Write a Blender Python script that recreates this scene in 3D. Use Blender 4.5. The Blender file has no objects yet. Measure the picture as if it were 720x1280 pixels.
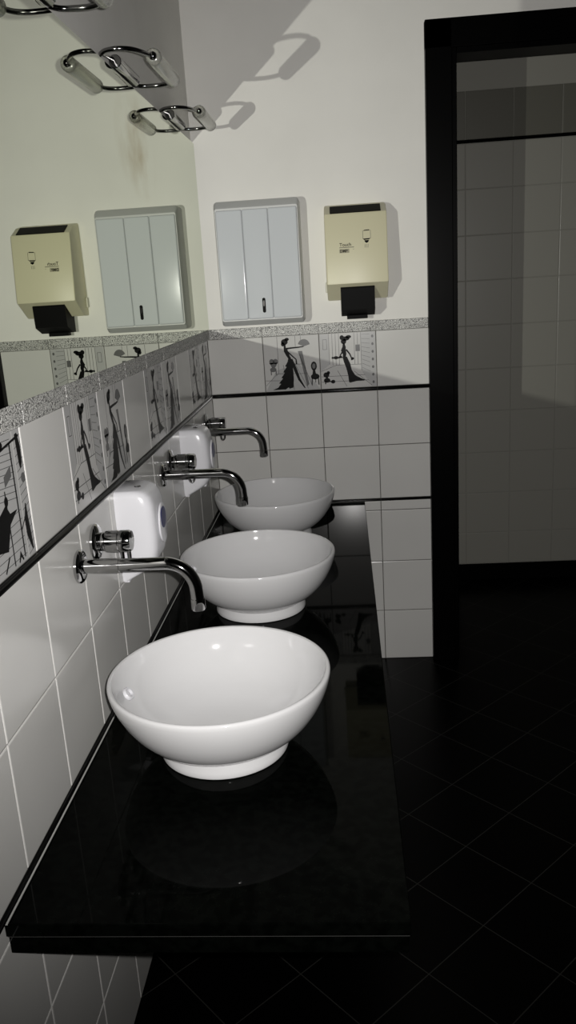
import bpy, bmesh, math
from mathutils import Matrix, Vector

PI = math.pi
SC = bpy.context.scene
COL = SC.collection
Z0 = 1.0465                     # floor is z = 0; the upper black liner sits at Z0

# ------------------------------------------------------------------ camera
CX, CY, CZ = 0.4804, -2.9705, 0.3863 + Z0
YAW, PITCH, ROLL, FPX = 0.0776, -0.2698, -0.0621, 1032.4

def make_camera():
    cy, sy = math.cos(YAW), math.sin(YAW)
    cp, sp = math.cos(PITCH), math.sin(PITCH)
    cr, sr = math.cos(ROLL), math.sin(ROLL)
    f = Vector((-sy * cp, cy * cp, sp))
    r = Vector((cy, sy, 0))
    u = r.cross(f)
    r2 = r * cr + u * sr
    u2 = u * cr - r * sr
    cam = bpy.data.cameras.new('camera')
    cam.sensor_fit = 'VERTICAL'
    cam.sensor_height = 36.0
    cam.lens = FPX * 36.0 / 1280.0
    cam.clip_start = 0.01
    o = bpy.data.objects.new('camera', cam)
    COL.objects.link(o)
    m = Matrix((r2, u2, -f)).transposed().to_4x4()
    m.translation = (CX, CY, CZ)
    o.matrix_world = m
    SC.camera = o

make_camera()

# ------------------------------------------------------------------ light and exposure
w = bpy.data.worlds.new('night')
w.use_nodes = True
w.node_tree.nodes['Background'].inputs[0].default_value = (0.02, 0.02, 0.022, 1)
w.node_tree.nodes['Background'].inputs[1].default_value = 0.3
SC.world = w

MX = 0.010                      # plane of the mirror glass
FLASH = (0.511, -2.962, 0.400 + Z0)

def lamp(name, loc, aim, power, color, radius):
    l = bpy.data.lights.new(name, 'SPOT')
    l.energy = power
    l.color = color
    l.shadow_soft_size = radius
    l.spot_size = math.radians(103)
    l.spot_blend = 1.0
    o = bpy.data.objects.new(name, l)
    COL.objects.link(o)
    o.location = loc
    o.rotation_euler = Vector(aim).to_track_quat('-Z', 'Y').to_euler()
    return o

FY_, FP_ = YAW - 0.07, PITCH + 0.13       # the lamp of the phone points a little above its lens
AIM = (-math.sin(FY_) * math.cos(FP_), math.cos(FY_) * math.cos(FP_), math.sin(FP_))
flash = lamp('phone_flash', FLASH, AIM, 118, (1.0, 0.975, 0.95), 0.006)
# added lamp behind the mirror, in place of the flash light it throws back
flash_stand_in = lamp('mirror_flash_stand_in', (2 * MX - FLASH[0], FLASH[1], FLASH[2]), (-AIM[0], AIM[1], AIM[2]), 112, (0.97, 0.97, 0.88), 0.006)

SC.view_settings.view_transform = 'Standard'
SC.view_settings.look = 'None'
SC.view_settings.gamma = 1
SC.view_settings.use_curve_mapping = False
SC.view_settings.exposure = 0.0
SC.cycles.use_denoising = True
SC.cycles.caustics_reflective = False
SC.cycles.caustics_refractive = False
SC.cycles.max_bounces = 10
SC.cycles.sample_clamp_indirect = 4.0

# ------------------------------------------------------------------ materials
def mat(name, color, rough=0.5, metal=0.0, spec=0.5, trans=0.0, ior=1.45):
    m = bpy.data.materials.new(name)
    m.use_nodes = True
    b = m.node_tree.nodes['Principled BSDF']
    b.inputs['Base Color'].default_value = (*color, 1)
    b.inputs['Roughness'].default_value = rough
    b.inputs['Metallic'].default_value = metal
    b.inputs['Specular IOR Level'].default_value = spec
    b.inputs['Transmission Weight'].default_value = trans
    b.inputs['IOR'].default_value = ior
    return m

def noise_mix(m, c1, c2, scale, lo=0.4, hi=0.6, detail=3.0, bump=0.0):
    nt = m.node_tree
    b = nt.nodes['Principled BSDF']
    tc = nt.nodes.new('ShaderNodeTexCoord')
    n = nt.nodes.new('ShaderNodeTexNoise')
    n.inputs['Scale'].default_value = scale
    n.inputs['Detail'].default_value = detail
    nt.links.new(tc.outputs['Object'], n.inputs['Vector'])
    r = nt.nodes.new('ShaderNodeValToRGB')
    r.color_ramp.elements[0].position = lo
    r.color_ramp.elements[0].color = (*c1, 1)
    r.color_ramp.elements[1].position = hi
    r.color_ramp.elements[1].color = (*c2, 1)
    nt.links.new(n.outputs['Fac'], r.inputs['Fac'])
    nt.links.new(r.outputs['Color'], b.inputs['Base Color'])
    if bump:
        bp = nt.nodes.new('ShaderNodeBump')
        bp.inputs['Strength'].default_value = bump
        bp.inputs['Distance'].default_value = 0.002
        nt.links.new(n.outputs['Fac'], bp.inputs['Height'])
        nt.links.new(bp.outputs['Normal'], b.inputs['Normal'])
    return m

M = {}
M['plaster'] = noise_mix(mat('plaster', (.76, .75, .71), .9, spec=.2), (.80, .79, .75), (.84, .83, .79), 5, .3, .7)
M['dark_wall'] = mat('dark_paint', (.05, .05, .05), .8)
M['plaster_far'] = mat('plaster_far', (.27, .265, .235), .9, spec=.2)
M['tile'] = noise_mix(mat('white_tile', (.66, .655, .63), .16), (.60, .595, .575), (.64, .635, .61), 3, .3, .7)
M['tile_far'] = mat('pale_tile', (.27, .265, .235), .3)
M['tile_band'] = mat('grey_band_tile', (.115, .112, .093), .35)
M['tile_pic'] = mat('picture_tile_glaze', (.56, .555, .54), .16)
M['ink'] = mat('black_print', (.004, .004, .004), .3, ior=1.15)
M['ink_grey'] = mat('grey_print', (.11, .11, .11), .22)
M['ink_pale'] = mat('pale_grey_print', (.42, .42, .415), .2)
M['grout'] = mat('grout', (.10, .098, .09), .9)
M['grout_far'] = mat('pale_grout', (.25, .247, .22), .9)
M['black_gloss'] = mat('black_glazed_liner', (.002, .002, .002), .12, ior=1.18)
M['black_wood'] = mat('black_lacquered_wood', (.0008, .0008, .0008), .35, spec=.06)
M['granite'] = noise_mix(mat('polished_black_granite', (.001, .0012, .001), .04, ior=1.095), (.0008, .001, .0008), (.0018, .0022, .0018), 60)
M['glint'] = mat('edge_glint', (.05, .05, .048), .5)
M['silicone'] = mat('sealant', (.45, .45, .43), .5)
M['ceramic'] = mat('white_ceramic', (.64, .64, .645), .075)
M['chrome'] = mat('chrome', (.52, .52, .52), .06, 1.0)
M['chrome_dark'] = mat('dark_chrome', (.26, .26, .255), .12, 1.0)
M['frosted'] = mat('frosted_glass', (.66, .66, .60), .18, trans=.8)
M['white_plastic'] = mat('white_plastic', (.72, .72, .75), .22)
M['towel_white'] = mat('white_enamel', (.62, .65, .67), .08)
M['towel_shaded'] = mat('shaded_enamel', (.52, .53, .52), .35)  # white case coloured greyer for the shade on its sloping edges
M['cream'] = mat('cream_plastic', (.66, .63, .44), .38)
M['cream_dark'] = mat('cream_plastic_rim', (.58, .57, .46), .45)
M['black_plastic'] = mat('black_plastic', (.003, .003, .003), .5, ior=1.15)
M['smoked'] = mat('smoked_window', (.006, .005, .003), .5, ior=1.12)
M['blue'] = mat('blue_plastic', (.02, .025, .13), .3)
M['print_block'] = mat('printed_block', (.33, .31, .21), .5)
M['print_grey'] = mat('faded_print', (.13, .125, .09), .5)

def mirror_mat():
    m = bpy.data.materials.new('mirror_glass')
    m.use_nodes = True
    nt = m.node_tree
    nt.nodes.clear()
    o = nt.nodes.new('ShaderNodeOutputMaterial')
    g = nt.nodes.new('ShaderNodeBsdfGlossy')
    g.inputs['Roughness'].default_value = 0.0
    # a faint brown stain in the silvering under the middle lamp
    tc = nt.nodes.new('ShaderNodeTexCoord')
    n = nt.nodes.new('ShaderNodeTexNoise')
    n.inputs['Scale'].default_value = 9
    n.inputs['Detail'].default_value = 4
    nt.links.new(tc.outputs['Object'], n.inputs['Vector'])
    mp = nt.nodes.new('ShaderNodeMapping')
    mp.inputs['Location'].default_value = (0, .86 / .22, -(Z0 + .72) / .13)
    mp.inputs['Scale'].default_value = (0, 1 / .22, 1 / .13)
    nt.links.new(tc.outputs['Object'], mp.inputs['Vector'])
    ln_ = nt.nodes.new('ShaderNodeVectorMath'); ln_.operation = 'LENGTH'
    nt.links.new(mp.outputs[0], ln_.inputs[0])
    r1 = nt.nodes.new('ShaderNodeMapRange')
    r1.inputs['From Min'].default_value = 1.0; r1.inputs['From Max'].default_value = .2
    nt.links.new(ln_.outputs['Value'], r1.inputs['Value'])
    r2 = nt.nodes.new('ShaderNodeMapRange')
    r2.inputs['From Min'].default_value = .40; r2.inputs['From Max'].default_value = .66
    nt.links.new(n.outputs['Fac'], r2.inputs['Value'])
    mu = nt.nodes.new('ShaderNodeMath'); mu.operation = 'MULTIPLY'
    nt.links.new(r1.outputs[0], mu.inputs[0])
    nt.links.new(r2.outputs[0], mu.inputs[1])
    mx = nt.nodes.new('ShaderNodeMixRGB')
    mx.inputs[1].default_value = (.78, .81, .72, 1)
    mx.inputs[2].default_value = (.58, .55, .43, 1)
    nt.links.new(mu.outputs[0], mx.inputs[0])
    nt.links.new(mx.outputs[0], g.inputs['Color'])
    nt.links.new(g.outputs[0], o.inputs[0])
    return m
M['mirror'] = mirror_mat()
M['mirror_edge'] = mat('mirror_edge', (.03, .04, .035), .3)

def crackle_mat():
    m = mat('crackled_border', (.6, .6, .58), .45)
    nt = m.node_tree
    b = nt.nodes['Principled BSDF']
    tc = nt.nodes.new('ShaderNodeTexCoord')
    v = nt.nodes.new('ShaderNodeTexVoronoi')
    v.feature = 'DISTANCE_TO_EDGE'
    v.inputs['Scale'].default_value = 240
    n = nt.nodes.new('ShaderNodeTexNoise')
    n.inputs['Scale'].default_value = 60
    nt.links.new(tc.outputs['Object'], n.inputs['Vector'])
    mx = nt.nodes.new('ShaderNodeMixRGB')
    mx.inputs[0].default_value = 0.02
    nt.links.new(tc.outputs['Object'], mx.inputs[1])
    nt.links.new(n.outputs['Color'], mx.inputs[2])
    nt.links.new(mx.outputs[0], v.inputs['Vector'])
    r = nt.nodes.new('ShaderNodeValToRGB')
    r.color_ramp.elements[0].position = .05
    r.color_ramp.elements[0].color = (.05, .05, .048, 1)
    r.color_ramp.elements[1].position = .16
    r.color_ramp.elements[1].color = (.66, .66, .63, 1)
    nt.links.new(v.outputs['Distance'], r.inputs['Fac'])
    nt.links.new(r.outputs['Color'], b.inputs['Base Color'])
    return m
M['crackle'] = crackle_mat()

def floor_mat():
    m = mat('black_floor_tile', (.001, .001, .001), .3, ior=1.12)
    nt = m.node_tree
    b = nt.nodes['Principled BSDF']
    tc = nt.nodes.new('ShaderNodeTexCoord')
    mp = nt.nodes.new('ShaderNodeMapping')
    mp.inputs['Rotation'].default_value = (0, 0, PI / 4)
    # after the turn: X = (x - y)/sqrt2, Y = (x + y)/sqrt2
    S = 0.1935
    mp.inputs['Location'].default_value = (-1.1233 + 12 * S, 1.0383 + 12 * S, 0)
    nt.links.new(tc.outputs['Object'], mp.inputs['Vector'])
    sp = nt.nodes.new('ShaderNodeSeparateXYZ')
    nt.links.new(mp.outputs[0], sp.inputs[0])
    outs = []
    for ax in ('X', 'Y'):
        q = nt.nodes.new('ShaderNodeMath'); q.operation = 'PINGPONG'
        q.inputs[1].default_value = S / 2
        nt.links.new(sp.outputs[ax], q.inputs[0])
        c = nt.nodes.new('ShaderNodeMath'); c.operation = 'LESS_THAN'
        c.inputs[1].default_value = 0.0012
        nt.links.new(q.outputs[0], c.inputs[0])
        outs.append(c)
    mxm = nt.nodes.new('ShaderNodeMath'); mxm.operation = 'MAXIMUM'
    nt.links.new(outs[0].outputs[0], mxm.inputs[0])
    nt.links.new(outs[1].outputs[0], mxm.inputs[1])
    mix = nt.nodes.new('ShaderNodeMixRGB')
    mix.inputs[1].default_value = (.001, .001, .001, 1)
    mix.inputs[2].default_value = (.024, .024, .022, 1)
    nt.links.new(mxm.outputs[0], mix.inputs[0])
    nt.links.new(mix.outputs[0], b.inputs['Base Color'])
    return m
M['floor'] = floor_mat()

# ------------------------------------------------------------------ helpers
def link(name, bm, mats, parent=None, smooth=None, kind=None):
    if not isinstance(mats, (list, tuple)):
        mats = [mats]

    me = bpy.data.meshes.new(name)
    bm.to_mesh(me)
    bm.free()
    for m in mats:
        me.materials.append(m if not isinstance(m, str) else M[m])
    if smooth is not None:
        me.shade_smooth()
        me.set_sharp_from_angle(angle=math.radians(smooth))
    o = bpy.data.objects.new(name, me)
    COL.objects.link(o)
    if parent is not None:
        o.parent = parent
    if kind:
        o['kind'] = kind
    return o

def thing(name, label, cat, loc, group=None):
    o = bpy.data.objects.new(name, None)
    o.empty_display_size = 0.05
    COL.objects.link(o)
    o.location = loc
    o['label'] = label
    o['category'] = cat
    if group:
        o['group'] = group
    return o

def tag(o, label, cat, group=None):
    o['label'] = label
    o['category'] = cat
    if group:
        o['group'] = group
    return o

def box(bm, x0, x1, y0, y1, z0, z1, mi=0, bev=0.0, seg=2):
    t = bmesh.new()
    v = [t.verts.new((x, y, z)) for x in (x0, x1) for y in (y0, y1) for z in (z0, z1)]
    for f in ((0, 1, 3, 2), (4, 6, 7, 5), (0, 4, 5, 1), (2, 3, 7, 6), (0, 2, 6, 4), (1, 5, 7, 3)):
        t.faces.new([v[i] for i in f])
    bmesh.ops.recalc_face_normals(t, faces=t.faces)
    if bev:
        bmesh.ops.bevel(t, geom=t.edges[:], offset=bev, segments=seg, profile=0.5, affect='EDGES')
    add(bm, t, mi)

def add(bm, t, mi=0, mtx=None):
    vm = {}
    for v in t.verts:
        vm[v] = bm.verts.new(mtx @ v.co if mtx else v.co)
    for f in t.faces:
        try:
            nf = bm.faces.new([vm[v] for v in f.verts])
            nf.material_index = mi if mi is not None else f.material_index
        except ValueError:
            pass
    t.free()

def prism(bm, pts, fn, d0, d1, mi=0):
    """extrude the 2-D outline pts between depths d0 and d1; fn(a, b, d) -> xyz"""
    t = bmesh.new()
    lo = [t.verts.new(fn(a, b, d0)) for a, b in pts]
    hi = [t.verts.new(fn(a, b, d1)) for a, b in pts]
    t.faces.new(lo)
    t.faces.new(hi)
    n = len(pts)
    for i in range(n):
        t.faces.new((lo[i], lo[(i + 1) % n], hi[(i + 1) % n], hi[i]))
    bmesh.ops.recalc_face_normals(t, faces=t.faces)
    add(bm, t, mi)

def loft(bm, loops, mi=0, cap=True):
    t = bmesh.new()
    rows = [[t.verts.new(p) for p in lp] for lp in loops]
    n = len(rows[0])
    for a, b in zip(rows, rows[1:]):
        for i in range(n):
            t.faces.new((a[i], a[(i + 1) % n], b[(i + 1) % n], b[i]))
    if cap:
        t.faces.new(rows[0])
        t.faces.new(rows[-1])
    bmesh.ops.recalc_face_normals(t, faces=t.faces)
    add(bm, t, mi)

def lathe(bm, prof, axis='Z', n=64, mi=0, centre=(0, 0, 0), closed_ends=True):
    loops = []
    for r, h in prof:
        lp = []
        for k in range(n):
            a = 2 * PI * k / n
            c, s = r * math.cos(a), r * math.sin(a)
            p = {'Z': (c, s, h), 'X': (h, c, s), 'Y': (c, h, s)}[axis]
            lp.append((p[0] + centre[0], p[1] + centre[1], p[2] + centre[2]))
        loops.append(lp)
    loft(bm, loops, mi, closed_ends)

def tube(bm, pts, rad, n=16, mi=0):
    pts = [Vector(p) for p in pts]
    rs = rad if isinstance(rad, (list, tuple)) else [rad] * len(pts)
    loops = []
    ref = None
    for i, p in enumerate(pts):
        d = (pts[min(i + 1, len(pts) - 1)] - pts[max(i - 1, 0)]).normalized()
        if ref is None:
            ref = d.orthogonal().normalized()
        ref = (ref - d * ref.dot(d)).normalized()
        b = d.cross(ref)
        loops.append([p + (ref * math.cos(2 * PI * k / n) + b * math.sin(2 * PI * k / n)) * rs[i] for k in range(n)])
    loft(bm, loops, mi)

def smooth_path(pts, sub=6):
    P = [Vector(p) for p in pts]
    out = []
    for i in range(len(P) - 1):
        p0, p1, p2, p3 = P[max(i - 1, 0)], P[i], P[i + 1], P[min(i + 2, len(P) - 1)]
        for k in range(sub):
            t = k / sub
            out.append(0.5 * ((2 * p1) + (p2 - p0) * t + (2 * p0 - 5 * p1 + 4 * p2 - p3) * t * t + (3 * p1 - p0 - 3 * p2 + p3) * t ** 3))
    out.append(P[-1])
    return out

# wall frames: (a along the wall to the viewer's right, b up, d out of the wall into the room)
def back(a, b, d):
    return (a, -d, b)
def left(a, b, d):
    return (d, a, b)

G = 0.0011     # half a joint
def tile(bm, fn, a0, a1, b0, b1, mi=1, ch=0.0016, th=0.003):
    """one glazed tile, its face at d = 0, with a small chamfer round its edge"""
    a0 += G; a1 -= G; b0 += G; b1 -= G
    if a1 - a0 < 0.004 or b1 - b0 < 0.004:
        return
    t = bmesh.new()
    lp = []
    for ins, d in ((0, -th), (0, -ch), (ch * .4, -ch * .3), (ch * 1.3, 0)):
        lp.append([t.verts.new(fn(a, b, d)) for a, b in ((a0 + ins, b0 + ins), (a1 - ins, b0 + ins), (a1 - ins, b1 - ins), (a0 + ins, b1 - ins))])
    for p, q in zip(lp, lp[1:]):
        for i in range(4):
            t.faces.new((p[i], p[(i + 1) % 4], q[(i + 1) % 4], q[i]))
    t.faces.new(lp[-1])
    bmesh.ops.recalc_face_normals(t, faces=t.faces)
    # point the open-backed shell outwards
    n = Vector(fn(0, 0, 1)) - Vector(fn(0, 0, 0))
    t.faces.ensure_lookup_table()
    if t.faces[-1].normal.dot(n) < 0:
        bmesh.ops.reverse_faces(t, faces=t.faces[:])
    add(bm, t, mi)

# measured levels (above the floor)
ROWS = [(Z0 - .2, Z0), (Z0 - .4, Z0 - .2), (Z0 - .4461, Z0 - .4095), (Z0 - .6461, Z0 - .4461), (Z0 - .8461, Z0 - .6461), (0.0, Z0 - .8461)]
DECO = (Z0 + .0123, Z0 + .2087)
BORD = (Z0 + .2087, Z0 + .2435)
CEIL = 2.75
YA, YF = -1.7931, -3.9
XS = 0.1963
XR = 1.95
CT = Z0 - .410                   # counter top level
BT = 0.10                        # thickness of the back wall
DX0, DX1, DZ = .8785, 1.68, Z0 + 1.058     # doorway

def struct_seams(lo, hi, first):
    k = math.floor((lo - first) / .2)
    s = [lo]
    x = first + .2 * (k + 1)
    while x < hi - .004:
        if x > lo + .004:
            s.append(x)
        x += .2
    s.append(hi)
    return s

# ------------------------------------------------------------------ the setting
bm = bmesh.new(); box(bm, -.06, 2.8, YF - .1, 1.0, -.05, 0)
link('floor', bm, 'floor', kind='structure')
bm = bmesh.new(); box(bm, -.06, 2.8, YF - .1, 1.0, CEIL, CEIL + .05)
link('ceiling', bm, 'dark_wall', kind='structure')

MY0, MY1, MZ0, MZ1 = -2.036, -.002, Z0 + .2440, Z0 + .854      # mirror outline

# left wall: grout bed and tiles below, plaster above, an unseen opening behind the mirror for the added lamp
bm = bmesh.new()
box(bm, -.05, -.0024, YF, 0, 0, BORD[0], 0)
box(bm, -.05, 0, YF, 0, BORD[0], MZ0, 2)
box(bm, -.05, 0, YF, 0, MZ1, CEIL, 2)
prism(bm, [(0, MY0), (0, YF), (-.05, YF), (-.05, MY0 - .16)], lambda a, b, d: (a, b, d), MZ0, MZ1, 2)
ls = struct_seams(YF, 0, YA)
DECO_LEFT = {-1: 'C', 1: 'B', 2: 'A', 4: 'B', 5: 'A', 7: 'B', 8: 'A'}
left_deco = []
for i, (z0, z1) in enumerate(ROWS):
    for a0, a1 in zip(ls, ls[1:]):
        tile(bm, left, a0, a1, z0, z1)
for a0, a1 in zip(ls, ls[1:]):
    k = round((a0 - YA) / .2)
    if k in DECO_LEFT and abs(a0 - (YA + .2 * k)) < .01:
        left_deco.append((DECO_LEFT[k], a0, a1))
    else:
        tile(bm, left, a0, a1, *DECO)
wall_left = link('wall_left', bm, ['grout', 'tile', 'plaster'], kind='structure')

# back wall with the doorway
FX = .7784                      # outer edge of the door frame
bm = bmesh.new()
box(bm, -.06, DX0 - .03, .0024, BT, 0, BORD[0], 0)
box(bm, -.06, DX0 - .03, 0, BT, BORD[0], CEIL, 2)
box(bm, DX0 - .03, DX1 + .03, 0, BT, DZ + .03, CEIL, 2)
box(bm, DX1 + .03, XR + .05, 0, BT, 0, CEIL, 2)
bs = [0, XS, XS + .2, XS + .4, FX + .02]
back_deco = []
for z0, z1 in ROWS:
    for a0, a1 in zip(bs, bs[1:]):
        tile(bm, back, a0, a1, z0, z1)
tile(bm, back, bs[0], bs[1], *DECO)
tile(bm, back, bs[3], bs[4], *DECO)
back_deco = [('A', bs[1], bs[2]), ('B', bs[2], bs[3])]
wall_back = link('wall_back', bm, ['grout', 'tile', 'plaster'], kind='structure')

bm = bmesh.new(); box(bm, XR, XR + .05, YF, 0, 0, CEIL)
link('wall_right', bm, 'dark_wall', kind='structure')
bm = bmesh.new(); box(bm, -.05, XR + .05, YF - .05, YF, 0, CEIL)
link('wall_front', bm, 'dark_wall', kind='structure')

# the tiled space through the doorway
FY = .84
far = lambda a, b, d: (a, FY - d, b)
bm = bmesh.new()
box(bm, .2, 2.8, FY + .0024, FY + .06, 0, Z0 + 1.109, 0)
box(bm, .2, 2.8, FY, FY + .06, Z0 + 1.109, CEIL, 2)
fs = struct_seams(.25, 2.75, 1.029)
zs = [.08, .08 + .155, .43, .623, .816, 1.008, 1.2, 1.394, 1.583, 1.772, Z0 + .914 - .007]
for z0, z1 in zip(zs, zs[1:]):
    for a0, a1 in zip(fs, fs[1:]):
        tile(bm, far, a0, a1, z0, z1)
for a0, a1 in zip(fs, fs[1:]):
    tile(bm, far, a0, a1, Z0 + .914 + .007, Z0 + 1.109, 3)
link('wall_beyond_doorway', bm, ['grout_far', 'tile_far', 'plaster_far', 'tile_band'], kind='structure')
bm = bmesh.new()
box(bm, .15, .2, BT, FY + .05, 0, CEIL)
link('wall_beyond_left', bm, 'plaster_far', kind='structure')
bm = bmesh.new()
box(bm, 2.75, 2.8, BT, FY + .05, 0, CEIL)
link('wall_beyond_right', bm, 'plaster_far', kind='structure')
bm = bmesh.new()
box(bm, .2, 2.75, FY - .008, FY, Z0 + .907, Z0 + .921, 0, .003)
link('trim_4', bm, 'black_gloss', kind='structure')
bm = bmesh.new()
box(bm, .2, 2.75, FY - .010, FY, 0, .08, 0, .002)
link('baseboard_far', bm, 'black_gloss', kind='structure')

# door frame: casing with a stepped inner edge
bm = bmesh.new()
for (x0, x1, x2) in ((FX, DX0 - .016, DX0), (DX1 + .1, DX1 + .016, DX1)):
    box(bm, min(x0, x1), max(x0, x1), -.032, BT + .01, 0, DZ + .1, 0, .002)
    box(bm, min(x1, x2) - .001, max(x1, x2), -.022, BT, 0, DZ + .02, 0, .002)
box(bm, FX, DX1 + .1, -.032, BT + .01, DZ + .016, DZ + .1, 0, .002)
box(bm, DX0, DX1, -.022, BT, DZ, DZ + .018, 0, .002)
link('door_1', bm, 'black_wood', kind='structure')

# crackled border strips and black pencil liners
def strip_run(name, fn, seams, z0, z1, d, mi, bev):
    bm = bmesh.new()
    for a0, a1 in zip(seams, seams[1:]):
        t = bmesh.new()
        g = .0006
        pts = [(a0 + g, z0), (a1 - g, z0), (a1 - g, z1), (a0 + g, z1)]
        lo = [t.verts.new(fn(a, b, -.001)) for a, b in pts]
        m1 = [t.verts.new(fn(a, b, d - bev)) for a, b in pts]
        hi = [t.verts.new(fn(a + (bev * .5 if k in (0, 3) else -bev * .5), b + (bev if k < 2 else -bev), d)) for k, (a, b) in enumerate(pts)]
        for p, q in ((lo, m1), (m1, hi)):
            for i in range(4):
                t.faces.new((p[i], p[(i + 1) % 4], q[(i + 1) % 4], q[i]))
        t.faces.new(hi); t.faces.new(lo)
        bmesh.ops.recalc_face_normals(t, faces=t.faces)
        add(bm, t, 0)
    return link(name, bm, mi, kind='structure')

bs2 = bs[:-1] + [FX]
ls2 = ls
strip_run('trim_1', left, ls2[:-1] + [-.0065], BORD[0], BORD[1], .009, 'crackle', .0015)
strip_run('trim_2', back, [.0] + bs2[1:], BORD[0], BORD[1], .006, 'crackle', .0015)
def liner(name, fn, seams, zc, r, d):
    bm = bmesh.new()
    for a0, a1 in zip(seams, seams[1:]):
        pr = [(-.001, -r)] + [(d * math.sin(PI * k / 8), -r * math.cos(PI * k / 8)) for k in range(1, 8)] + [(-.001, r)]
        lp = [[fn(a, zc + b, dd) for dd, b in pr] for a in (a0 + .0005, a1 - .0005)]
        loft(bm, lp)
    return link(name, bm, 'black_gloss', kind='structure', smooth=50)
liner('trim_3', left, ls2[:-1] + [-.0065], Z0 + .0061, .0061, .008)
liner('trim_5', back, [0] + bs2[1:], Z0 + .0061, .0061, .006)
liner('trim_6', left, ls2[:-1] + [-.0065], Z0 - .4047, .0046, .005)
liner('trim_7', back, [0] + bs2[1:], Z0 - .4047, .0046, .005)

# ------------------------------------------------------------------ printed picture tiles
def circ(cx, cy, rx, ry=None, n=14):
    ry = ry or rx
    return [(cx + rx * math.cos(2 * PI * k / n), cy + ry * math.sin(2 * PI * k / n)) for k in range(n)]

def ln(x0, y0, x1, y1, wd=.008):
    dx, dy = x1 - x0, y1 - y0
    l = math.hypot(dx, dy) or 1
    nx, ny = -dy / l * wd / 2, dx / l * wd / 2
    return [(x0 + nx, y0 + ny), (x1 + nx, y1 + ny), (x1 - nx, y1 - ny), (x0 - nx, y0 - ny)]

def limb(pts, ws):
    L, R = [], []
    for i, (x, y) in enumerate(pts):
        x0, y0 = pts[max(i - 1, 0)]; x1, y1 = pts[min(i + 1, len(pts) - 1)]
        dx, dy = x1 - x0, y1 - y0
        l = math.hypot(dx, dy) or 1
        nx, ny = -dy / l * ws[i] / 2, dx / l * ws[i] / 2
        L.append((x + nx, y + ny)); R.append((x - nx, y - ny))
    return L + R[::-1]

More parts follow.
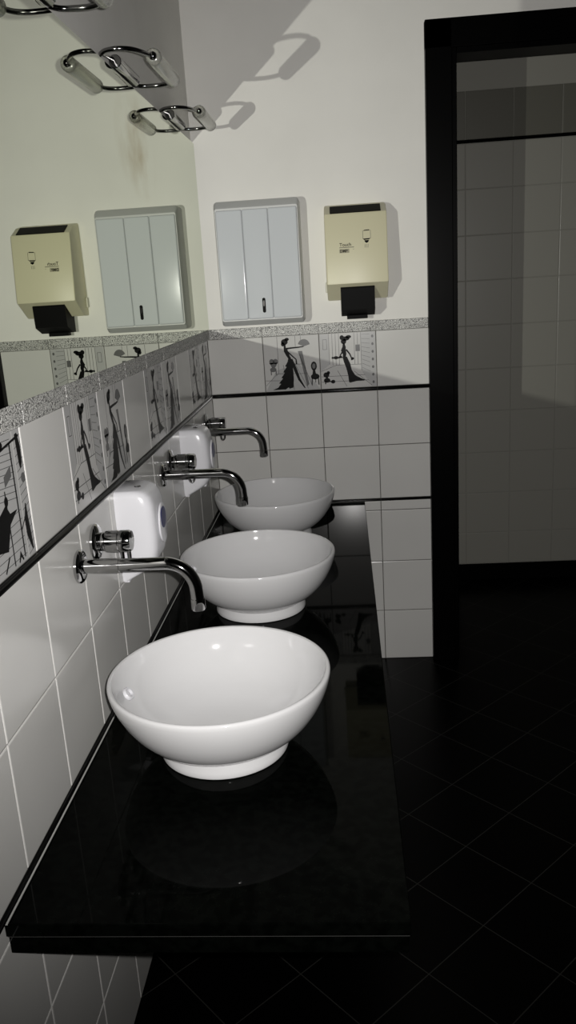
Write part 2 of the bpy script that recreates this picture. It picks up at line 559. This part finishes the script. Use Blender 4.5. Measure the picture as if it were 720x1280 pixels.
def art(kind):
    """list of (layer, ink, outline) in tile units, origin at the lower left"""
    o = []
    if kind == 'A':      # lady in a tiered train dress holding out a fan
        o += [(0, 'p', [(.0, .0), (1, .0), (.62, .5), (.2, .38)])]
        for l in ((.25, .32, .25, 1), (.20, .28, .24, .32), (.25, .32, .40, .32), (.58, .8, .58, 1), (.68, .88, .68, 1), (.0, .10, .22, .32), (.22, .32, .78, .30), (.0, .2, .5, .18), (.55, .5, .78, .02), (.5, .18, .52, .0), (.62, .72, .86, .06), (.36, .32, .34, .48), (.40, .48, .72, .48)):
            o.append((1, 'g', ln(*l)))
        o += [(1, 'g', [(.63, .72), (.70, .72), (.80, .1), (.76, .06)])]
        o += [(2, 'g', circ(.13, .55, .045, .05)), (2, 'g', circ(.20, .55, .045, .05)), (2, 'g', [(.08, .53), (.24, .53), (.19, .44), (.13, .44)]), (2, 'g', circ(.15, .40, .06, .045)), (2, 'g', ln(.11, .38, .11, .30, .018)), (2, 'g', ln(.20, .38, .20, .30, .018))]
        o += [(3, 'k', circ(.385, .90, .062, .055)), (3, 'k', circ(.43, .945, .04, .03)), (3, 'k', circ(.35, .86, .03, .04)),
              (3, 'k', limb([(.385, .86), (.385, .79), (.40, .74), (.43, .66), (.46, .60)], [.035, .04, .075, .06, .045])),
              (4, 'k', limb([(.40, .775), (.52, .785), (.64, .79), (.73, .80)], [.035, .028, .024, .018])),
              (4, 'k', limb([(.42, .73), (.50, .65), (.58, .57), (.585, .48)], [.028, .024, .022, .03])),
              (4, 'k', [(.445, .62), (.485, .62), (.505, .50), (.52, .36), (.52, .20), (.505, .05), (.43, .03), (.42, .06), (.36, .02), (.12, .02), (.22, .06), (.28, .13), (.24, .14), (.32, .23), (.29, .24), (.36, .33), (.33, .345), (.40, .44), (.37, .45), (.42, .53)]),
              (5, 'k', limb([(.49, .58), (.56, .38), (.62, .20), (.72, .03)], [.05, .06, .045, .018]))]
        fan = [(.735, .80)] + [(.735 + .115 * math.cos(math.radians(t)), .80 + .135 * math.sin(math.radians(t))) for t in range(15, 160, 12)]
        o += [(3, 'm', fan)]
        o += [(3, 'k', circ(.90, .43, .055, .085)), (4, 'm', circ(.90, .43, .03, .05)), (4, 'k', [(.88, .36), (.92, .36), (.935, .27), (.865, .27)]), (3, 'k', circ(.915, .235, .08, .055)), (3, 'k', ln(.86, .22, .85, .08, .018)), (3, 'k', ln(.97, .22, .98, .08, .018)), (3, 'k', ln(.92, .2, .92, .12, .012))]
    elif kind == 'B':    # slim lady with a plumed hat, pale doors and a brick edge behind her, a small poodle
        o += [(0, 'p', [(.0, .32), (.0, 1), (.16, 1), (.16, .44)]), (0, 'p', [(.74, 1), (1, 1), (1, .0), (.92, .0), (.74, .3)]), (1, 'p', [(.90, 1), (1, 1), (1, .0), (.95, .0), (.90, .1)])]
        for l in ((.16, .44, .16, 1), (.22, .42, .22, 1), (.28, .42, .28, 1), (.34, .42, .34, 1), (.62, .42, .62, 1), (.68, .42, .68, 1), (.74, .3, .74, 1), (.0, .32, .28, .42), (.28, .42, .74, .42), (.0, .22, .8, .22), (.0, .12, .86, .12), (.3, .32, .46, .02), (.6, .3, .92, .02), (.05, .72, .12, .72), (.05, .9, .12, .9), (.12, .9, .12, .72), (.05, .9, .05, .72)):
            o.append((1, 'g', ln(*l)))
        for k in range(9):
            o.append((1, 'g', ln(.75, .36 + .075 * k, .90, .28 + .085 * k, .006)))
        for k in range(7):
            o.append((2, 'm', circ(.95, .08 + .14 * k, .022, .028, 8)))
        o += [(2, 'g', [(.64, .66), (.72, .66), (.72, .78), (.64, .78)])]
        o += [(3, 'k', circ(.43, .85, .05, .05)), (3, 'k', circ(.46, .90, .08, .04)), (3, 'k', circ(.52, .93, .05, .03)), (4, 'k', circ(.40, .92, .04, .045)),
              (3, 'k', limb([(.43, .82), (.435, .75), (.42, .69), (.44, .62), (.43, .55)], [.03, .06, .09, .065, .055])),
              (4, 'k', limb([(.47, .70), (.53, .62), (.56, .55), (.57, .50)], [.03, .026, .022, .03])), (5, 'k', circ(.58, .53, .03, .025)),
              (4, 'k', limb([(.40, .66), (.36, .60), (.40, .56), (.28, .55)], [.028, .025, .025, .02])), (5, 'k', circ(.28, .56, .045, .03)), (5, 'k', circ(.22, .56, .02)),
              (5, 'k', [(.40, .57), (.48, .57), (.535, .44), (.56, .32), (.62, .22), (.72, .16), (.79, .13), (.78, .11), (.64, .11), (.52, .085), (.50, .10), (.49, .22), (.46, .36), (.42, .48)])]
        o += [(3, 'k', circ(.09, .25, .055, .05)), (3, 'k', circ(.13, .29, .03)), (4, 'k', circ(.10, .15, .06, .045)), (3, 'k', ln(.1, .22, .1, .15, .04)), (3, 'k', circ(.21, .12, .04, .035)), (3, 'k', ln(.14, .13, .2, .12, .02)), (4, 'k', ln(.07, .14, .07, .08, .02))]
    else:                # street scene: awning, lamp post, a wide black skirt, bricks at the edge
        o += [(0, 'p', [(.0, .0), (.84, .0), (.84, 1), (.0, 1)]), (0, 'p', [(.86, .0), (1, .0), (1, 1), (.86, 1)])]
        for k in range(16):
            o.append((1, 'm', ln(.86, .02 + .06 * k, 1.0, .055 + .06 * k, .006)))
        for k in range(10):
            o.append((1, 'g', ln(.3, .56 + .045 * k, .8, .50 + .05 * k, .006)))
        for k in range(6):
            o.append((1, 'g', ln(.2, .05 + .06 * k, .82, .05 + .07 * k, .006)))
        o += [(3, 'k', ln(.78, .03, .78, .93, .022)), (3, 'k', ln(.30, .85, .97, .95, .02)), (3, 'k', circ(.62, .93, .04, .03)), (3, 'k', ln(.58, .02, .58, .6, .018)),
              (4, 'k', limb([(.92, .97), (.94, .86), (.94, .74), (.93, .70)], [.05, .075, .06, .02])), (4, 'm', circ(.95, .62, .04, .04)),
              (4, 'k', limb([(.92, .42), (.90, .30), (.91, .18), (.95, .04)], [.02, .07, .08, .02])), (5, 'k', ln(.78, .24, .9, .34, .014)),
              (4, 'k', [(.30, .20), (.42, .44), (.56, .50), (.62, .42), (.76, .42), (.60, .34), (.50, .16)]), (4, 'k', circ(.58, .52, .035, .04)), (4, 'g', [(.60, .62), (.74, .68), (.74, .76), (.60, .70)]),
              (4, 'k', limb([(.66, .02), (.70, .08), (.74, .02)], [.02, .05, .02])), (4, 'k', ln(.4, .02, .5, .12, .02))]
    return o

INK = {'k': 1, 'g': 2, 'p': 3, 'm': 4}
def picture_tile(parent, fn, kind, a0, a1, label):
    bm = bmesh.new()
    z0, z1 = DECO
    tile(bm, fn, a0, a1, z0, z1, 0)
    full = a0 + .2
    for layer, ink, pts in art(kind):
        if ink == 'm':
            ink = 'g' if layer < 4 else 'g'
        vs = []
        for u, v in pts:
            a = a0 + .003 + (full - a0 - .006) * min(max(u, 0), 1)
            a = min(a, a1 - .003)
            b = z0 + .003 + (z1 - z0 - .006) * min(max(v, 0), 1)
            vs.append((a, b))
        if len(set(vs)) < 3 or max(p[0] for p in vs) - min(p[0] for p in vs) < 1e-5:
            continue
        area = sum(vs[i][0] * vs[(i + 1) % len(vs)][1] - vs[(i + 1) % len(vs)][0] * vs[i][1] for i in range(len(vs)))
        if area < 0:
            vs = vs[::-1]
        t = bmesh.new()
        f = t.faces.new([t.verts.new(fn(a, b, .00012 + .00008 * layer)) for a, b in vs])
        f.normal_update()
        n = Vector(fn(0, 0, 1)) - Vector(fn(0, 0, 0))
        if f.normal.dot(n) < 0:
            f.normal_flip()
        bmesh.ops.triangulate(t, faces=t.faces[:])
        add(bm, t, INK[ink])
    me = bpy.data.meshes.new('picture_tile')
    bm.to_mesh(me); bm.free()
    for m in ('tile_pic', 'ink', 'ink_grey', 'ink_pale'):
        me.materials.append(M[m])
    o = bpy.data.objects.new('picture_tile', me)
    COL.objects.link(o)
    o.parent = parent
    o['kind'] = 'structure'
    o['label'] = label
    return o
TXT = {'A': 'tile printed with a lady in a black train dress holding a fan', 'B': 'tile printed with a slim lady in black wearing a plumed hat', 'C': 'tile printed with a black street scene and lamp post'}
for k, a0, a1 in left_deco:
    picture_tile(wall_left, left, k, a0, a1, TXT[k])
for k, a0, a1 in back_deco:
    picture_tile(wall_back, back, k, a0, a1, TXT[k])

# ------------------------------------------------------------------ mirror
bm = bmesh.new()
t = bmesh.new()
t.faces.new([t.verts.new(p) for p in ((MX, MY0, MZ0), (MX, MY1, MZ0), (MX, MY1, MZ1), (MX, MY0, MZ1))])
add(bm, t, 0)
t = bmesh.new()
fr = [t.verts.new(p) for p in ((MX, MY0, MZ0), (MX, MY1, MZ0), (MX, MY1, MZ1), (MX, MY0, MZ1))]
bk = [t.verts.new(p) for p in ((.0, MY0, MZ0), (.0, MY1, MZ0), (.0, MY1, MZ1), (.0, MY0, MZ1))]
for i in range(4):
    t.faces.new((fr[i], fr[(i + 1) % 4], bk[(i + 1) % 4], bk[i]))
t.faces.new(bk)
add(bm, t, 1)
mirror = link('wall_mirror', bm, ['mirror', 'mirror_edge'])
tag(mirror, 'long frameless wall mirror above the crackled border over the three basins', 'mirror')

# the mirror casts no shadow from the added lamp behind it
blk = bpy.data.collections.new('stand_in_lamp_blockers')
blk.objects.link(mirror)
blk.collection_objects[0].light_linking.link_state = 'EXCLUDE'
flash_stand_in.light_linking.blocker_collection = blk

# ------------------------------------------------------------------ counter
CY0, CX1 = -2.088, .537
bm = bmesh.new()
box(bm, .0, CX1, CY0, -.0003, CT - .0205, CT, 0, .0015)
counter = link('countertop', bm, 'granite')
tag(counter, 'polished black granite countertop carrying the three white basins', 'countertop')
bm = bmesh.new()
box(bm, .002, CX1 - .003, CY0 + .003, -.003, CT - .0495, CT - .0222, 0, .0015)
link('apron', bm, 'granite', counter)
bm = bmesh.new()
box(bm, .002, CX1 - .002, CY0 + .0018, -.004, CT - .0222, CT - .0205)  # highlight along the slab edge put in as a paler strip
o = link('edge_glint', bm, 'glint', counter)
o['label'] = 'thin pale painted glint line under the slab edge'
bm = bmesh.new()
tube(bm, [(.003, CY0, CT + .0003), (.003, -.006, CT + .0003)], .0026, 8)
o = link('sealant_bead', bm, 'silicone', counter, smooth=60)
o['label'] = 'pale sealant bead along the wall'

# ------------------------------------------------------------------ basins
BASINS = [(.239, -1.653, 'white round vessel basin standing nearest the open end of the counter', 0),
          (.243, -.9945, 'white round vessel basin in the middle of the row of three', 1),
          (.2385, -.3695, 'white round vessel basin beside the tiled end wall', 2)]
def basin_mesh():
    bm = bmesh.new()
    prof = [(.02, .006), (.098, .006), (.1105, .0), (.1140, .0012), (.1150, .004), (.1135, .011), (.1105, .019), (.1095, .0235),
            (.1115, .0265), (.120, .0305), (.136, .0405), (.152, .0545), (.166, .071), (.178, .090), (.1875, .110), (.1930, .126), (.1955, .137), (.1960, .1425),
            (.1952, .1458), (.1932, .1475), (.1905, .1478), (.1882, .1465), (.1869, .1425), (.1848, .1325),
            (.1800, .117), (.1725, .102), (.161, .084), (.146, .066), (.128, .053), (.105, .039), (.08, .030), (.055, .025), (.030, .0225), (.024, .0215), (.02, .0195)]
    prof.append(prof[0])
    lathe(bm, prof, n=96, closed_ends=False)
    return bm
def basin_drain():
    bm = bmesh.new()
    lathe(bm, [(.001, .0225), (.018, .0232), (.024, .0245), (.0255, .0235), (.0255, .022), (.0195, .019), (.0195, .0065), (.001, .0065)], n=40)
    return bm
b0 = None
for x, y, lab, i in BASINS:
    t = thing('vessel_basin', lab, 'basin', (x, y, CT + .0004), 'vessel basins on the counter')
    if b0 is None:
        bowl = link('bowl', basin_mesh(), 'ceramic', t, smooth=40)
        dr = link('drain', basin_drain(), 'chrome', t, smooth=40)
        # overflow ring on the inner wall, facing the middle of the bowl
        bm = bmesh.new()
        lathe(bm, [(.0075, -.002), (.0075, .0015), (.009, .003), (.0125, .003), (.014, .001), (.014, -.003)], axis='X', n=32, closed_ends=False)
        lathe(bm, [(.0005, -.004), (.0076, -.004), (.0076, -.0035)], axis='X', n=24)
        for v in bm.verts:
            v.co.z *= .85
        bm.transform(Matrix.Translation((-.1650, -.006, .1085)) @ Matrix.Rotation(math.radians(-38), 4, 'Y'))
        ov = link('overflow_ring', bm, 'white_plastic', t, smooth=40)
        b0 = (bowl, dr, ov)
    else:
        for src in b0:
            c = src.copy(); COL.objects.link(c); c.parent = t

# ------------------------------------------------------------------ wall faucets
FAUCETS = [(-1.622, 'chrome wall-mounted faucet over the basin at the open end of the counter'),
           (-.915, 'chrome wall-mounted faucet over the middle basin'),
           (-.300, 'chrome wall-mounted faucet over the basin by the tiled end wall')]
def faucet_parts(t):
    zs = 0.0
    out = []
    bm = bmesh.new()
    lathe(bm, [(.012, .0), (.0285, .0), (.030, .0015), (.030, .0055), (.027, .009), (.020, .011), (.0135, .0115)], axis='X', n=40)
    out.append(link('spout_flange', bm, 'chrome', t, smooth=35))
    bm = bmesh.new()
    R = .052
    xt = .206
    pts = [(.008, 0, 0), (.074, 0, 0)]
    tube(bm, pts, .0128, 24)
    path = [(.072, 0, 0), (.11, 0, 0), (xt - R, 0, 0)]
    for k in range(1, 13):
        a = PI / 2 * k / 12
        path.append((xt - R + R * math.sin(a), 0, -R + R * math.cos(a)))
    path.append((xt + .001, 0, -.068))
    tube(bm, path, .0115, 24)
    out.append(link('spout', bm, 'chrome', t, smooth=35))
    bm = bmesh.new()
    lathe(bm, [(.0115, -.066), (.0125, -.067), (.0125, -.086), (.0115, -.088), (.009, -.088), (.009, -.082)], n=24, centre=(xt + .001, 0, 0))
    out.append(link('aerator', bm, 'chrome', t, smooth=35))
    yv, zv = .105, .012
    bm = bmesh.new()
    lathe(bm, [(.010, .0), (.0325, .0), (.034, .0015), (.034, .0055), (.031, .0085), (.022, .011), (.016, .012)], axis='X', n=40, centre=(0, yv, zv))
    out.append(link('valve_flange', bm, 'chrome', t, smooth=35))
    bm = bmesh.new()
    lathe(bm, [(.016, .008), (.018, .012), (.018, .022), (.0205, .024), (.0205, .047), (.0195, .0480), (.0195, .0495), (.0205, .0505), (.0205, .068), (.0185, .071), (.004, .0715)], axis='X', n=40, centre=(0, yv, zv))
    out.append(link('valve_knob', bm, 'chrome', t, smooth=35))
    bm = bmesh.new()
    tube(bm, smooth_path([(.052, yv, zv - .019), (.052, yv, zv - .046), (.0545, yv, zv - .055), (.0585, yv, zv - .0575), (.0625, yv, zv - .055), (.065, yv, zv - .046), (.065, yv, zv - .019)], 4), .0026, 10)
    out.append(link('lever_loop', bm, 'chrome', t, smooth=35))
    return out
src = None
for y, lab in FAUCETS:
    t = thing('wall_faucet', lab, 'faucet', (0, y, Z0 - .0715), 'wall faucets over the basins')
    if src is None:
        src = faucet_parts(t)
    else:
        for s in src:
            c = s.copy(); COL.objects.link(c); c.parent = t

# ------------------------------------------------------------------ white dispensers between the faucets
def dispenser_parts(t):
    out = []
    def loop(d, wd, z, n=28, x0=0.0):
        e = 2 / 5.5
        pts = [(x0, -wd / 2, z)]
        for k in range(n + 1):
            a = -PI / 2 + PI * k / n
            c, s = math.cos(a), math.sin(a)
            pts.append((x0 + .004 + max(d - .004, .001) * abs(c) ** e, wd / 2 * math.copysign(abs(s) ** e, s), z))
        pts.append((x0, wd / 2, z))
        return pts
    secs = [(-.0025, .046, .100), (-.0045, .058, .108), (-.010, .067, .113), (-.020, .074, .117), (-.036, .0785, .120), (-.06, .0805, .121), (-.10, .0815, .121), (-.13, .0795, .121),
            (-.150, .075, .120), (-.163, .068, .119), (-.174, .055, .117), (-.184, .037, .115), (-.192, .020, .113), (-.196, .008, .112)]
    bm = bmesh.new()
    loft(bm, [loop(d, wd, z) for z, d, wd in secs])
    out.append(link('housing', bm, 'white_plastic', t, smooth=50))
    bm = bmesh.new()
    box(bm, 0, .012, -.052, .056, -.2005, -.012, 0, .002)
    box(bm, .010, .054, .01, .05, -.187, -.170, 0, .003)
    out.append(link('backplate', bm, 'white_plastic', t, smooth=50))
    bm = bmesh.new()
    lathe(bm, [(.001, 0.0818), (.030, 0.0818), (.034, 0.0805), (.034, 0.0770), (.001, 0.0770)], axis='X', n=40, centre=(0, 0, -.085))
    for v in bm.verts:
        v.co.z = -.085 + (v.co.z + .085) * 1.25
        v.co.x += .0045
    pp = link('push_plate', bm, 'white_plastic', t, smooth=40)
    out.append(pp)
    bm = bmesh.new()
    lathe(bm, [(.001, 0.0872), (.0225, 0.0870), (.024, 0.0855), (.001, 0.0845)], axis='X', n=32, centre=(0, -.004, -.072))
    out.append(link('push_button', bm, 'blue', t, smooth=40))
    out[-1]['label'] = 'blue push button'
    bm = bmesh.new()
    lathe(bm, [(.001, -.0005), (.006, -.0008), (.007, -.002), (.007, -.004)], n=20, centre=(.040, -.01, 0))
    out.append(link('lock', bm, 'chrome', t, smooth=40))
    return out
src = None
for y, lab in ((-1.306, 'white soap dispenser with blue button just beyond the faucet at the open counter end'),
               (-.590, 'white soap dispenser with blue button between the middle faucet and the end wall')):
    t = thing('soap_dispenser', lab, 'soap dispenser', (0.0002, y, Z0 - .001), 'white soap dispensers under the black liner')
    if src is None:
        src = dispenser_parts(t)
    else:
        for s in src:
            c = s.copy(); COL.objects.link(c); c.parent = t

# ------------------------------------------------------------------ paper towel dispenser on the back wall
def rrect(x0, x1, z0, z1, r, n=5):
    pts = []
    for cx, cz, a0 in ((x1 - r, z1 - r, 0), (x0 + r, z1 - r, 90), (x0 + r, z0 + r, 180), (x1 - r, z0 + r, 270)):
        for k in range(n + 1):
            a = math.radians(a0 + 90 * k / n)
            pts.append((cx + r * math.cos(a), cz + r * math.sin(a)))
    return pts
t = thing('paper_towel_dispenser', 'white paper towel dispenser with three-panel front hanging next to the mirror corner', 'paper towel dispenser', (.212, 0, Z0 + .255))
W = .142
bm = bmesh.new()
lp = []
for d, hw, zb, zt, r in ((0.0, W, .0, .404, .012), (.070, W, .0, .404, .012), (.080, W - .001, .006, .398, .012), (.097, W - .005, .017, .380, .006)):
    lp.append([(x, -d, z) for x, z in rrect(-hw, hw, zb, zt, r)])
loft(bm, lp)
link('case', bm, 'towel_shaded', t, smooth=30)
bm = bmesh.new()
for x0, x1, dd in ((-.1345, -.0475, .104), (-.0465, .0385, .1045), (.0395, .1345, .104)):
    box(bm, x0, x1, -dd, -.095, .0205, .3735, 0, .005, 6)
link('front_cover', bm, 'towel_white', t)
bm = bmesh.new()
kx, kz = .0085, .0645
prism(bm, [(kx + (.0055 * math.cos(a)), kz + (.019 if math.sin(a) > 0 else -.019) + .0055 * math.sin(a)) for a in [2 * PI * k / 24 for k in range(24)]], lambda a, b, d: (a, -d, b), .1035, .1062)
key = link('lock_plate', bm, 'black_plastic', t)
key['label'] = 'black slotted lock plate'
bm = bmesh.new()
prism(bm, [(kx + (.0035 * math.cos(a)), kz + .006 + .010 * math.sin(a)) for a in [2 * PI * k / 20 for k in range(20)]], lambda a, b, d: (a, -d, b), .1060, .1078)
link('lock_cam', bm, 'chrome', key)

# ------------------------------------------------------------------ cream dispenser on the back wall
t = thing('soap_dispenser', 'cream dispenser with black nozzle and smoked top window beside the black door frame', 'soap dispenser', (.5375, 0, Z0 + .318))
H = .1015
side = [(0, 0), (.055, .002), (.135, .055), (.1355, .062), (.1115, .270), (.1085, .2765), (.055, .303), (.0, .312)]
bm = bmesh.new()
sh = [(a, b) for a, b in side]
lp = []
for x, ins in ((-H, .004), (-H + .0015, .0015), (-H + .004, 0), (H - .004, 0), (H - .0015, .0015), (H, .004)):
    c = (.06, .16)
    lp.append([(x, -max(a + (c[0] - a) * ins * 8, 0.0) if a > 0 else 0.0, b + (c[1] - b) * ins * 5) for a, b in sh])
loft(bm, lp)
link('casing', bm, 'cream', t, smooth=25)
bm = bmesh.new()     # sloping window let into the top
def slope(x, s, d):
    y0, z0, y1, z1 = .1085, .2768, .054, .3036
    n = Vector((0, -.44, .90)).normalized()
    return Vector((x, -(y0 + (y1 - y0) * s), z0 + (z1 - z0) * s)) + n * d
prism(bm, rrect(-.083, .083, .02, .93, .006), lambda a, b, d: slope(a, b / 1.0, d), -.004, .0022)
link('level_window', bm, 'smoked', t)
bm = bmesh.new()
prism(bm, [(a, b) for a, b in ((.118, .046), (.121, .040), (.116, -.030), (.060, -.052), (.030, -.052), (.030, .010), (.055, .006))], lambda a, b, d: (d, -a, b), -.0575, .0555)
box(bm, -.039, .031, -.062, -.032, -.063, -.050, 0, .001)
noz = link('nozzle', bm, 'black_plastic', t)
bm = bmesh.new()
box(bm, -H - .007, -H + .002, -.02, -.004, .028, .062, 0, .002)
link('side_latch', bm, 'cream_dark', t)
# printed pictogram and words on the front
def front(x, z, d=0.0006):
    s = (z - .062) / (.270 - .062)
    return (x, -(.1355 + (.1115 - .1355) * s) - d, z)
bm = bmesh.new()
def fill(pts, mi, d=.0006):
    tt = bmesh.new()
    f = tt.faces.new([tt.verts.new(front(x, z, d)) for x, z in pts])
    f.normal_update()
    if f.normal.y > 0:
        f.normal_flip()
    add(bm, tt, mi)
px, pz = .0345, .205
fill([(px - .011, pz + .0125), (px + .010, pz + .0135), (px + .008, pz + .0165), (px - .008, pz + .0155)], 0)
for a in ((px - .0125, pz + .014, px - .0125, pz - .012), (px + .0125, pz + .015, px + .0125, pz - .011), (px - .013, pz - .012, px + .013, pz - .011)):
    fill(ln(*a, .0012), 1)
fill([(px - .013, pz - .0115), (px + .012, pz - .0105), (px + .008, pz - .0145), (px - .009, pz - .0155)], 0)
fill([(px - .008, pz - .0165), (px + .007, pz - .0165), (px + .005, pz - .0225), (px - .001, pz - .0255), (px - .006, pz - .0225)], 0)
for q in range(3):
    fill(ln(px - .006 + .005 * q, pz - .029, px - .007 + .005 * q, pz - .040, .0013), 1)
o = link('printed_pictogram', bm, ['black_plastic', 'print_grey'], t)
bm = bmesh.new()
fill(ln(-.056, .1695, -.008, .1695, .0022), 1)
fill([(-.056, .1525), (-.024, .1525), (-.024, .1650), (-.056, .1650)], 2)
fill(ln(-.012, .163, -.008, .163, .001), 1)
link('printed_rule', bm, ['black_plastic', 'print_grey', 'print_block'], t)
def words(body, x, z, size, mi, d):
    cu = bpy.data.curves.new('words', 'FONT')
    cu.body = body
    cu.size = size
    cu.align_x = 'LEFT'
    cu.extrude = 0
    cu.offset = size * .012
    tmp = bpy.data.objects.new('words', cu)
    COL.objects.link(tmp)
    dg = bpy.context.evaluated_depsgraph_get()
    me = bpy.data.meshes.new_from_object(tmp.evaluated_get(dg))
    bpy.data.objects.remove(tmp)
    for v in me.vertices:
        v.co = front(x + v.co.x, z + v.co.y, d)
    me.materials.clear()
    me.materials.append(M[mi])
    o = bpy.data.objects.new('printed_word', me)
    COL.objects.link(o)
    o.parent = t
    return o
words('Touch', -.0555, .1735, .0150, 'black_plastic', .0007)
words('DMP', -.0548, .1543, .0125, 'black_plastic', .0009)

# ------------------------------------------------------------------ lamps over the mirror
def lamp_parts(t):
    out = []
    near = [(-.0, -.1335), (.018, -.158), (.046, -.1665), (.074, -.1505), (.0925, -.112), (.1005, -.078)]
    farp = [(-.0, .1450), (.0156, .1650), (.040, .1700), (.066, .1690), (.086, .158), (.1005, .132)]
    for pts in (near, farp):
        bm = bmesh.new()
        tube(bm, smooth_path([(x + .0005, y, 0) for x, y in pts], 8), .0048, 14)
        out.append(link('arm', bm, 'chrome_dark', t, smooth=50))
    bm = bmesh.new()
    lathe(bm, [(.001, -.090), (.0125, -.090), (.0165, -.086), (.0170, -.080), (.0170, .128), (.0155, .134), (.001, .136)], axis='Y', n=32, centre=(.103, 0, 0))
    sh = link('glass_shade', bm, 'frosted', t, smooth=50)
    out.append(sh)
    bm = bmesh.new()
    lathe(bm, [(.0003, -.0985), (.003, -.098), (.006, -.0965), (.008, -.094), (.0088, -.091), (.0088, -.0885), (.001, -.0885)], axis='Y', n=24, centre=(.103, 0, 0))
    out.append(link('end_cap', bm, 'chrome', t, smooth=40))
    bm = bmesh.new()
    lathe(bm, [(.001, -.066), (.0125, -.066), (.0138, -.0645), (.0138, .110), (.0125, .112), (.001, .112)], axis='Y', n=32, centre=(.0145, 0, .002))
    out.append(link('mount', bm, 'chrome_dark', t, smooth=40))
    bm = bmesh.new()
    tube(bm, [(.006, -.137, .001), (.007, -.09, .005), (.012, -.045, .008)], .0045, 10)
    out.append(link('wall_rod', bm, 'chrome_dark', t, smooth=40))
    bm = bmesh.new()
    tube(bm, [(.012, .095, .008), (.008, .12, .004), (.006, .148, .001)], .0045, 10)
    out.append(link('wall_rod', bm, 'chrome_dark', t, smooth=40))
    return out
src = None
for y, lab in ((-1.548, 'chrome looped mirror lamp, the one nearest the open end of the mirror'),
               (-.950, 'chrome looped mirror lamp with glass tube above the middle of the mirror'),
               (-.352, 'chrome looped mirror lamp with glass tube nearest the end wall')):
    t = thing('mirror_lamp', lab, 'lamp', (0, y, Z0 + .868), 'mirror lamps above the long mirror')
    if src is None:
        src = lamp_parts(t)
    else:
        for s in src:
            c = s.copy(); COL.objects.link(c); c.parent = t
